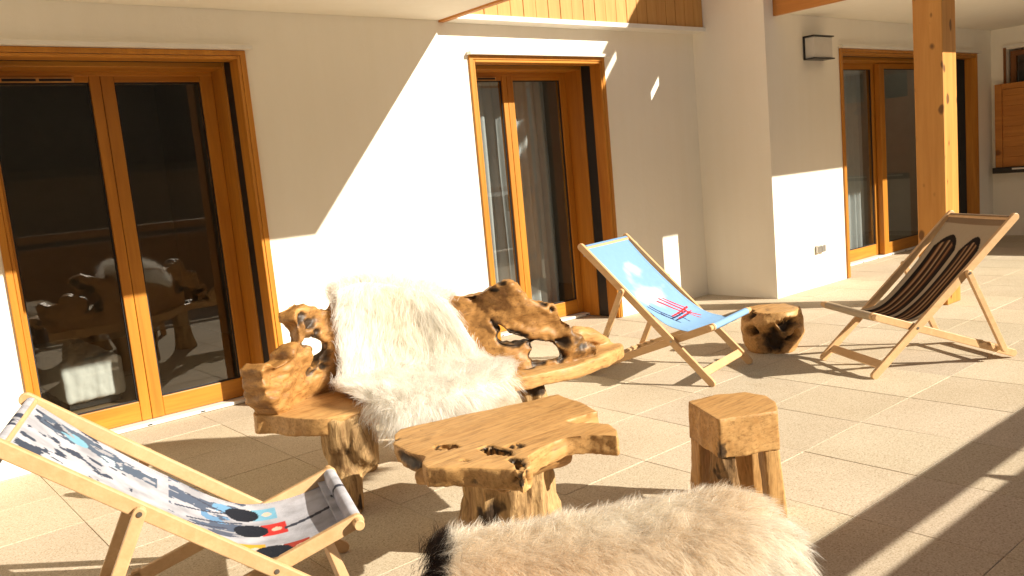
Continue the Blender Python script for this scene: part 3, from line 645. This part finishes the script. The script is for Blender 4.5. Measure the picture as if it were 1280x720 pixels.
sx, zx = on_back(722, 437); wt = np.clip((pw[:, 0] - on_back(700, 420)[0]) / .06, 0, 1); bk = np.maximum(bk, wt * .52)  # right log end: brown tone and its shade put into the colour
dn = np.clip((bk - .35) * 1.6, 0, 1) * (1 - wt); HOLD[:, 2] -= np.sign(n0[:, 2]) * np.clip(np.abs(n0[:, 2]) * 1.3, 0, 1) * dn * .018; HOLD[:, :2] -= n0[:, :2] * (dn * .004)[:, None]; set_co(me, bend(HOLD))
a = me.attributes.new('char_shade', 'FLOAT', 'POINT'); a.data.foreach_set('value', np.clip(bk, 0, 1).astype(np.float32))
obj('backrest', me, 'teak_back', bench, smooth=True)
# seat slab with turned up ends
SEAT = [(1.345, 3.46), (1.385, 3.40), (1.415, 3.30), (1.47, 3.17), (1.56, 3.10), (1.75, 3.055), (2.1, 2.965), (2.42, 2.89), (2.7, 2.845), (2.93, 2.865), (3.10, 2.93), (3.13, 3.00), (2.98, 3.07), (2.68, 3.06), (2.50, 3.17), (2.3, 3.42), (2.05, 3.58), (1.8, 3.62), (1.55, 3.58), (1.40, 3.54)]
so_ = outline([catmull(SEAT, 5, True)], .066); so_.transform(Matrix.Translation((0, 0, .388)))
bm = bmesh.new(); bm.from_mesh(so_)
lump = MB(); lump.tube([(2.80, 3.04, .43), (2.90, 3.06, .505), (3.0, 3.05, .48), (3.09, 3.03, .42)], [.05, .055, .05, .028], 14, .3, 2)
bm.from_mesh(lump.mesh()); ms = bpy.data.meshes.new('s'); bm.to_mesh(ms); bm.free()
ms = voxel(ms, .009, 4)
gnarl(ms, .009, 6, (1, 1, 1.5), 2.2); q = co(ms); q[:, 2] = np.where(q[:, 2] > .40, np.maximum(.40, np.where(q[:, 0] < 2.75, .42 + (q[:, 2] - .42) * .35, q[:, 2])), q[:, 2])
low = q[:, 2] < .41; q[:, 2] = np.where(low & (q[:, 0] < 1.9), q[:, 2] - .02 * np.clip((1.9 - q[:, 0]) / .5, 0, 1), q[:, 2]); set_co(ms, q)
char_shade(ms, lambda p: np.maximum(blob(p, (2.52, 3.0, .42), (.03, .02, .03)), .35 * blob(p, (2.9, 2.9, .36), (.25, .1, .03))))
obj('seat', ms, 'teak_slab', bench, smooth=True)
def log(path, radii, seed, mat, parent, vox=.008, amp=.014, name='leg', spots=()):
    m = MB(); m.tube(path, radii, 20, .25, seed); me = voxel(m.mesh(), vox, 2); gnarl(me, amp, 11, (1.6, 1.6, .35), seed); q = co(me); q[:, 2] = np.maximum(q[:, 2], .001); set_co(me, q)
    char_shade(me, lambda p: np.maximum.reduce([blob(p, c, r) for c, r in spots]) if spots else np.zeros(len(p))); return obj(name, me, mat, parent, smooth=True)
log([(1.565, 3.11, 0), (1.57, 3.12, .12), (1.585, 3.14, .17), (1.63, 3.16, .20), (1.635, 3.17, .28), (1.63, 3.18, .40)], [.062, .066, .075, .122, .125, .12], 1.0, 'teak_log', bench, spots=[((1.56, 3.06, .27), (.025, .03, .03)), ((1.60, 3.05, .05), (.02, .03, .03))])
log([(2.17, 3.30, 0), (2.17, 3.30, .2), (2.16, 3.31, .39)], [.045, .042, .05], 3.0, 'teak_log', bench)
log([(2.56, 2.96, 0), (2.55, 2.97, .14), (2.53, 2.99, .28), (2.52, 3.02, .39)], [.10, .075, .07, .085], 5.0, 'teak_log', bench, spots=[((2.50, 2.93, .34), (.05, .05, .03))])
log([(1.88, 3.52, 0), (1.88, 3.50, .2), (1.86, 3.48, .39)], [.06, .06, .08], 7.0, 'teak_log', bench)

# ---- coffee table
TB = [(1.545, 2.648), (1.597, 2.688), (1.811, 2.632), (2.054, 2.569), (2.261, 2.519), (2.225, 2.36), (2.177, 2.204), (2.017, 2.227), (2.021, 2.171), (2.06, 2.12), (2.073, 2.062), (2.05, 1.99), (1.999, 1.941), (1.95, 2.03), (1.884, 2.080), (1.767, 2.077), (1.69, 2.05), (1.63, 1.975), (1.57, 1.995), (1.498, 2.126), (1.412, 2.245), (1.435, 2.30), (1.475, 2.345), (1.462, 2.42), (1.469, 2.451), (1.485, 2.552)]
th_ = []
for quad in ([(548, 557), (556, 555.5), (571, 555.5), (570, 559.5), (560, 561), (551, 560)], [(603, 559), (612, 558), (624, 562), (634, 563), (640, 567), (622, 566), (612, 568), (604, 563)], [(632, 559), (648, 556), (650, 558), (640, 561)], [(641, 570), (645, 572), (656, 583), (652, 592), (645, 587), (641, 578)]):
    th_.append([tuple(at_z(x, y, .43)[:2]) for x, y in quad])
table = thing('coffee_table', 'low live edge teak coffee table with a stump foot before the root bench', 'table', (1.82, 2.32, 0))
me = outline([TB] + th_, .07); me.transform(Matrix.Translation((0, 0, .395)))
bm = bmesh.new(); bm.from_mesh(me); lm = MB()
lm.tube([(1.62, 2.12, .36), (1.78, 2.20, .35), (1.95, 2.15, .36)], [.05, .06, .05], 12, .3, 3); lm.tube([(1.50, 2.30, .355), (1.47, 2.38, .36)], [.035, .035], 10, .3, 8)
bm.from_mesh(lm.mesh()); bm.to_mesh(me); bm.free(); me = voxel(me, .0075, 3); gnarl(me, .010, 8, (1, 1, 1.5), 4.4)
q = co(me); q[:, 2] = np.where(q[:, 2] > .42, .43 + (q[:, 2] - .43) * .25, q[:, 2]); set_co(me, q)
def tchar(p):
    b = np.zeros(len(p))
    for poly in th_: b = np.maximum(b, np.clip(1 - near_poly(p[:, :2], poly) / .013, 0, 1) * 1.1 * (p[:, 2] > .385))
    for x, y, r in ((505, 575, .05), (520, 577, .04), (500, 560, .03), (496, 551, .02), (515, 560, .012)):
        c = at_z(x, y, .395); b = np.maximum(b, blob(p, c, (r, r, .03)))
    for x, y, r in ((600, 601, .035), (620, 598, .04), (640, 597, .035)):
        c = at_z(x, y, .375); b = np.maximum(b, blob(p, c, (r, r, .02)))
    c = at_z(748, 548, .40); b = np.maximum(b, blob(p, c, (.018, .018, .015)))
    for x, y, r in ((582, 577, .012), (690, 556, .008), (730, 551, .006), (712, 553, .006)):
        c = at_z(x, y, .425); b = np.maximum(b, blob(p, c, (r, r, .03)))
    for x, y in ((522, 538), (528, 537)): b = np.maximum(b, .7 * blob(p, at_z(x, y, .43), (.012, .006, .02)))
    return b
q = co(me); tv = np.clip((tchar(warp(q)) - .35) * 1.6, 0, 1); set_co(me, q - nrm(me) * (tv * .012)[:, None])
char_shade(me, tchar); obj('table_top', me, 'teak_slab', table, smooth=True)
log([(1.84, 2.40, 0), (1.83, 2.38, .08), (1.81, 2.35, .2), (1.79, 2.33, .3), (1.78, 2.31, .37)], [.215, .19, .155, .145, .16], 9.0, 'teak_log', table, amp=.02, name='stump_foot', spots=[((1.69, 2.29, .17), (.03, .05, .10)), ((1.68, 2.30, .05), (.03, .05, .06))])

# ---- carved stool (right)
ST = [(2.476, 2.022), (2.605, 1.992), (2.692, 1.913), (2.690, 1.82), (2.638, 1.745), (2.55, 1.684), (2.46, 1.726), (2.352, 1.791), (2.42, 1.92)]
stool = thing('stool', 'tall block stool with four carved legs beside the tan sheepskin', 'stool', (2.53, 1.85, 0))
cs = np.mean(ST, axis=0)
def lerp(a, b, t): return np.array(a) * (1 - t) + np.array(b) * t
m = MB(); top = [np.r_[q, .42] for q in ST]; bot = [np.r_[lerp(q, cs, -.03), .275] for q in ST]; n_ = len(top)
m.add(top + bot, [tuple(range(n_)), tuple(range(n_, 2 * n_))[::-1]] + [(i, (i + 1) % n_, n_ + (i + 1) % n_, n_ + i) for i in range(n_)])
me = voxel(m.mesh(), .006, 2); gnarl(me, .004, 14, (1, 1, .6), 6); q = co(me); q[:, 2] = np.where(q[:, 2] > .41, .42 + (q[:, 2] - .42) * .2, q[:, 2]); set_co(me, q)
char_shade(me, lambda p: np.maximum.reduce([blob(p, (2.63, 1.73, .375), (.014, .014, .02)), .8 * blob(p, (2.355, 1.80, .29), (.012, .02, .05))])); obj('seat', me, 'teak_slab', stool, smooth=True)
def sleg(a, b, seed, spots=(), mat='teak_upright', amp=.004):
    m = MB(); k = len(a); m.add([(*q, .278) for q in a] + [(*q, 0) for q in b], [tuple(range(k)), tuple(range(k, 2 * k))[::-1]] + [(i, (i + 1) % k, k + (i + 1) % k, k + i) for i in range(k)])
    me = voxel(m.mesh(), .005, 2); gnarl(me, amp, 14, (1.4, 1.4, .4), seed); q = co(me); q[:, 2] = np.maximum(q[:, 2], .001); set_co(me, q)
    char_shade(me, lambda p: np.maximum.reduce([blob(p, c, r) for c, r in spots]) if spots else np.zeros(len(p))); obj('leg', me, mat, stool, smooth=True)
sleg([(2.353, 1.79), (2.400, 1.763), (2.445, 1.81), (2.40, 1.875)], [(2.43, 1.90), (2.475, 1.795), (2.515, 1.83), (2.47, 1.93)], 1, [((2.38, 1.84, .2), (.012, .03, .05)), ((2.42, 1.84, .06), (.02, .03, .04))], 'stool_bark', .009)
sleg([(2.500, 1.712), (2.55, 1.685), (2.634, 1.746), (2.60, 1.79), (2.54, 1.77)], [(2.530, 1.717), (2.583, 1.684), (2.672, 1.742), (2.637, 1.79), (2.572, 1.772)], 2, [((2.675, 1.73, .1), (.012, .012, .08))])
sleg([(2.435, 1.95), (2.476, 2.022), (2.53, 2.01), (2.51, 1.95)], [(2.455, 1.98), (2.49, 2.05), (2.55, 2.035), (2.53, 1.975)], 3)
sleg([(2.63, 1.955), (2.690, 1.912), (2.690, 1.84), (2.64, 1.87)], [(2.65, 1.97), (2.715, 1.925), (2.715, 1.85), (2.665, 1.88)], 4)

# ---- round stump table
m = MB(); m.tube([(4.86, 3.22, 0), (4.86, 3.22, .05), (4.86, 3.21, .14), (4.86, 3.21, .23), (4.86, 3.21, .285)], [.155, .175, .198, .196, .175], 24, .10, 4)
me = voxel(m.mesh(), .008, 2); p = co(me); n0 = nrm(me)
def cav(p, c, r): return np.clip(1.25 - np.linalg.norm((p - np.array(c)) / np.array(r), axis=1), 0, 1)
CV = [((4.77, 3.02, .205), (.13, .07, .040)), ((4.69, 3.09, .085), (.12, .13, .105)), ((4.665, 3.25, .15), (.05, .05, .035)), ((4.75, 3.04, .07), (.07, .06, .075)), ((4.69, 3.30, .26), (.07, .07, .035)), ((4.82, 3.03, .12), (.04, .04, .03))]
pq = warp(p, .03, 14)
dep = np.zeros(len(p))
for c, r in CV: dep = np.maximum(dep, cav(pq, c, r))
h = np.array([noise.fractal(Vector(q * 9), 1, 2, 4) for q in p]); d = p - np.array([4.86, 3.21, 0]); d[:, 2] *= .15; d /= np.maximum(np.linalg.norm(d, axis=1)[:, None], 1e-6)
side = (np.abs(n0[:, 2]) < .8)[:, None]
set_co(me, p + n0 * (h * .010)[:, None] * np.where(side, 1, .25) - d * (np.clip(dep * 1.5, 0, 1) * .085)[:, None])
char_shade(me, lambda q: np.maximum(np.clip(dep * 1.5, 0, 1), np.maximum(blob(q, (4.80, 3.2, .285), (.02, .012, .02)), blob(q, (4.92, 3.1, .285), (.008, .012, .02)))))
obj('stump_table', me, 'teak_slab', label='round hollowed wooden stump between the blue and the brown deckchair', cat='stump', loc=(4.86, 3.21, 0), smooth=True)

# ---- dark bench under the tan sheepskin
fb = thing('low_bench', 'dark wooden bench almost hidden under the tan sheepskin', 'bench', (1.42, 1.38, 0))
e1 = np.array([.81, -.586]); e2 = np.array([.586, .81]); cc = np.array([1.40, 1.385])
loc2 = lambda a, b: cc + e1 * a + e2 * b
sp = [loc2(a, b) for a, b in ((-.46, -.14), (-.47, .10), (-.40, .17), (0, .19), (.34, .19), (.40, .1), (.38, -.14), (0, -.2))]
me = outline([catmull(sp, 4, True)], .06); me.transform(Matrix.Translation((0, 0, .36))); me = voxel(me, .009, 3); gnarl(me, .009, 9, (1, 1, 1), 8); char_shade(me, lambda p: np.zeros(len(p))); obj('seat', me, 'teak_dark', fb, smooth=True)
for a, b in ((-.30, 0.0), (.315, -.07), (.26, .10)):
    q = loc2(a, b); log([(q[0], q[1], 0), (q[0], q[1], .2), (q[0], q[1], .35)], [.045, .04, .05], a * 3 + 11, 'teak_dark', fb, .009)

# ================================================================== SHEEPSKINS
def fleece(root, grid, mask, nclump, per, length, width, comb, color, seed, spread=.016, lift=.75, hide='hide', conv=.42, wild=.55):
    """grid[j,i] = 3D points of the hide (rows = nose to tail); strands are modelled ribbons gathered in locks"""
    r = np.random.default_rng(seed); nj, ni = grid.shape[:2]
    vs = grid.reshape(-1, 3); keep = mask(*np.meshgrid(np.linspace(0, 1, ni), np.linspace(0, 1, nj)))
    fs = [(j * ni + i, j * ni + i + 1, (j + 1) * ni + i + 1, (j + 1) * ni + i) for j in range(nj - 1) for i in range(ni - 1) if keep[j, i] and keep[j + 1, i + 1] and keep[j, i + 1] and keep[j + 1, i]]
    me = bpy.data.meshes.new('h'); me.from_pydata(vs.tolist(), [], fs)
    bm = bmesh.new(); bm.from_mesh(me); bmesh.ops.delete(bm, geom=[v for v in bm.verts if not v.link_faces], context='VERTS'); bm.to_mesh(me); bm.free()
    me = evaluated(me, [('SOLIDIFY', dict(thickness=.008, offset=0))]); obj('hide', me, hide, root, smooth=True)
    du = np.gradient(grid, axis=1); dv = np.gradient(grid, axis=0); N = np.cross(du, dv); N /= np.linalg.norm(N, axis=2)[..., None]
    if N[..., 2].mean() - .6 * N[..., 1].mean() < 0: N = -N
    Tv = dv / np.linalg.norm(dv, axis=2)[..., None]; Tu = du / np.linalg.norm(du, axis=2)[..., None]
    def samp(A, u, v):
        x = np.clip(u * (ni - 1), 0, ni - 1.001); y = np.clip(v * (nj - 1), 0, nj - 1.001); i, j = x.astype(int), y.astype(int); fx, fy = (x - i)[:, None], (y - j)[:, None]
        return A[j, i] * (1 - fx) * (1 - fy) + A[j, i + 1] * fx * (1 - fy) + A[j + 1, i] * (1 - fx) * fy + A[j + 1, i + 1] * fx * fy
    area = np.linalg.norm(np.cross(du, dv), axis=2)
    # area-weighted lock positions
    pr_ = (area * keep).ravel(); pr_ /= pr_.sum(); idx = r.choice(len(pr_), nclump, p=pr_)
    cu = (idx % ni + r.uniform(-.5, .5, nclump)) / (ni - 1); cv = (idx // ni + r.uniform(-.5, .5, nclump)) / (nj - 1); cu = np.clip(cu, 0, 1); cv = np.clip(cv, 0, 1)
    C0 = samp(grid, cu, cv); CN = samp(N, cu, cv); CT = samp(Tv, cu, cv); CU = samp(Tu, cu, cv)
    edge = comb(cu, cv)                                           # (along rows, across) combing of each lock
    nz = np.array([[noise.noise(Vector(q * 9)), noise.noise(Vector(q * 9 + 31)), noise.noise(Vector(q * 9 + 77))] for q in C0])
    D = CN * lift + CT * (edge[0])[:, None] + CU * (edge[1])[:, None] + nz * wild + r.normal(0, .20, (nclump, 3)); D /= np.linalg.norm(D, axis=1)[:, None]
    Ln = length(cu, cv) * r.uniform(.75, 1.2, nclump); tip = C0 + D * Ln[:, None] + np.array([0, 0, -1]) * (Ln * .16)[:, None]
    n = nclump * per; k = np.repeat(np.arange(nclump), per)
    off = r.normal(0, spread, (n, 2)); P0 = C0[k] + CT[k] * off[:, :1] + CU[k] * off[:, 1:]
    P2 = tip[k] + (CT[k] * off[:, :1] + CU[k] * off[:, 1:]) * conv + r.normal(0, .0035, (n, 3)); P2 = P0 + (P2 - P0) * r.uniform(.65, 1.08, n)[:, None]
    P1 = P0 + CN[k] * (Ln[k] * .45)[:, None] + (P2 - P0) * .22
    segs = 5; V = np.zeros((n, segs, 2, 3)); Cc = np.ones((n, segs, 2, 4), np.float32)
    wd = width * r.uniform(.7, 1.3, n); rv = CN[k] + r.normal(0, .38, (n, 3)); base = color(cu, cv, r)[k]; base = base * r.uniform(.90, 1.06, n)[:, None]
    for a in range(segs):
        t = a / (segs - 1); p = P0 * (1 - t) ** 2 + P1 * 2 * t * (1 - t) + P2 * t * t; tg = (P1 - P0) * (1 - t) + (P2 - P1) * t; tg /= np.maximum(np.linalg.norm(tg, axis=1)[:, None], 1e-6)
        sd = np.cross(tg, rv); sd /= np.maximum(np.linalg.norm(sd, axis=1)[:, None], 1e-6); ww = (wd * (1 - .86 * t ** 1.5))[:, None]
        V[:, a, 0] = p - sd * ww; V[:, a, 1] = p + sd * ww
        Cc[:, a, :, :3] = np.clip(base * (1 + 0 * t), 0, 1)[:, None]
    nv = n * segs * 2; me = bpy.data.meshes.new('fl'); b = (np.arange(n) * segs * 2)[:, None]
    F = np.concatenate([b + np.array([[a * 2, a * 2 + 1, a * 2 + 3, a * 2 + 2]]) for a in range(segs - 1)]).astype(np.int32)
    me.vertices.add(nv); me.vertices.foreach_set('co', V.ravel()); me.loops.add(F.size); me.loops.foreach_set('vertex_index', F.ravel()); me.polygons.add(len(F))
    me.polygons.foreach_set('loop_start', np.arange(0, F.size, 4, dtype=np.int32)); me.polygons.foreach_set('loop_total', np.full(len(F), 4, np.int32)); me.update()
    x = me.attributes.new('tint', 'FLOAT_COLOR', 'POINT'); x.data.foreach_set('color', Cc.ravel())
    return obj('fleece', me, 'fleece', root)
def patch(ctrl, nj, ni):
    c = np.array(ctrl, float); rows = [catmull(r, 60) for r in c]; m = min(len(r) for r in rows); rows = np.array([r[:m] for r in rows])
    g = np.array([catmull(rows[:, i], 60) for i in range(m)]).transpose(1, 0, 2)
    jj = np.linspace(0, g.shape[0] - 1, nj).astype(int); ii = np.linspace(0, g.shape[1] - 1, ni).astype(int); return g[jj][:, ii]
# white one over the bench: behind the back, over the top, down the back, along the seat, over the front edge
def bpt(px, py, off): s, z = on_back(px, py, off); return np.r_[back_at(s, off), z]
F0, F1 = np.array([1.55, 3.075]), np.array([2.52, 2.845]); FN = np.array([-(F1 - F0)[1], (F1 - F0)[0]]); FN = -FN / np.linalg.norm(FN)
def front(px, py, off=.03):
    d = ray(px, py); o = F0 + FN * off; t = (o @ FN) / (d[:2] @ FN); return CAM + d * t
r1 = [bpt(*q, .05) for q in ((420, 372), (455, 362), (500, 366), (540, 374), (564, 384))]
r0 = [np.r_[q[:2] + np.array([.13, .24]) * .55, q[2] - .13] for q in r1]; rt = [np.r_[q[:2] + np.array([.02, .035]), q[2] + .012] for q in r1]
r2 = [bpt(*q, .06) for q in ((425, 425), (468, 422), (512, 420), (556, 420), (592, 424))]
r3 = [at_z(*q, .465) for q in ((425, 480), (474, 472), (522, 466), (572, 460), (618, 452))]
r4 = [at_z(*q, .455) for q in ((440, 494), (490, 502), (536, 497), (588, 486), (642, 468))]
r5 = [front(*q, .04) for q in ((478, 510), (502, 534), (545, 512), (588, 497), (638, 474))]
ws = thing('sheepskin', 'long haired white sheepskin draped over the back and seat of the root bench', 'sheepskin', (1.95, 3.2, .42), 'sheepskins on the benches')
G = patch([r0, rt, r1, r2, r3, r4, r5], 110, 90)
def wcomb(u, v): return (.55 + .35 * v, (u - .5) * 1.1)
def wcol(u, v, r):
    c = np.tile([.985, .967, .93], (len(u), 1)); y = np.exp(-((u - .45) / .22) ** 2 - ((v - .42) / .16) ** 2) * .55 + np.exp(-((u - .75) / .15) ** 2 - ((v - .5) / .1) ** 2) * .3
    c = c * (1 - y[:, None]) + np.array([.975, .915, .80]) * y[:, None]; return c
wmask = lambda u, v: (np.abs(2 * u - 1) ** 5 + np.abs(2 * v - 1) ** 7 < .93 + .10 * np.sin(v * 19 + u * 7) + .05 * np.sin(u * 31))
fleece(ws, G, wmask, 4600, 19, lambda u, v: np.where(v > .8, .100, .086) + 0 * u, .00125, wcomb, wcol, 3, spread=.020, lift=.95)
# tan one in the foreground
ts = thing('sheepskin', 'tan and cream sheepskin lying over the low bench before the coffee table', 'sheepskin', (1.42, 1.38, .40), 'sheepskins on the benches')
def tz(a, b): return .425 + .02 * max(0, a) + .012 * math.sin(a * 6) - .30 * max(0, abs(b) - .17) ** 1.1 * 3 - .5 * max(0, a - .36) * 1.2 - .1 * max(0, -a - .45)
ctrl = []
for a in (-.47, -.36, -.2, 0, .17, .30, .385):
    wdt = {-.47: .15, -.36: .215, -.2: .235, 0: .24, .17: .255, .30: .25, .385: .20}[a]
    ctrl.append([np.r_[loc2(a, b), tz(a, b)] for b in (wdt, wdt * .55, 0, -wdt * .55, -wdt * 1.1)])
G2 = patch(ctrl, 110, 80)
def tcomb(u, v): return (.62 + .3 * (v - .5), (u - .38) * 1.5 + .42)
def tcol(u, v, r):
    s = .5 + .5 * np.sin(u * 5 + v * 3 + 1.3 * np.sin(v * 8)); s = np.clip(s * .6 + .4 * r.uniform(0, 1, len(u)), 0, 1)[:, None]
    c = np.array([.935, .845, .70]) * (1 - s) + np.array([.985, .955, .89]) * s; g = np.exp(-((u - .8) / .25) ** 2 - ((v - .25) / .2) ** 2)[:, None] * .6; c = c * (1 - g) + np.array([.88, .72, .51]) * g
    k = (v < .07)[:, None]; return np.where(k, np.array([.035, .024, .02]), c)
fleece(ts, G2, lambda u, v: (np.abs(2 * u - 1) ** 6 + np.abs(2 * v - 1) ** 6 < 1.0 + .08 * np.sin(v * 23)), 5600, 19, lambda u, v: .066 + 0 * u, .0010, tcomb, tcol, 5, spread=.017, lift=.55, conv=.30, wild=.42)
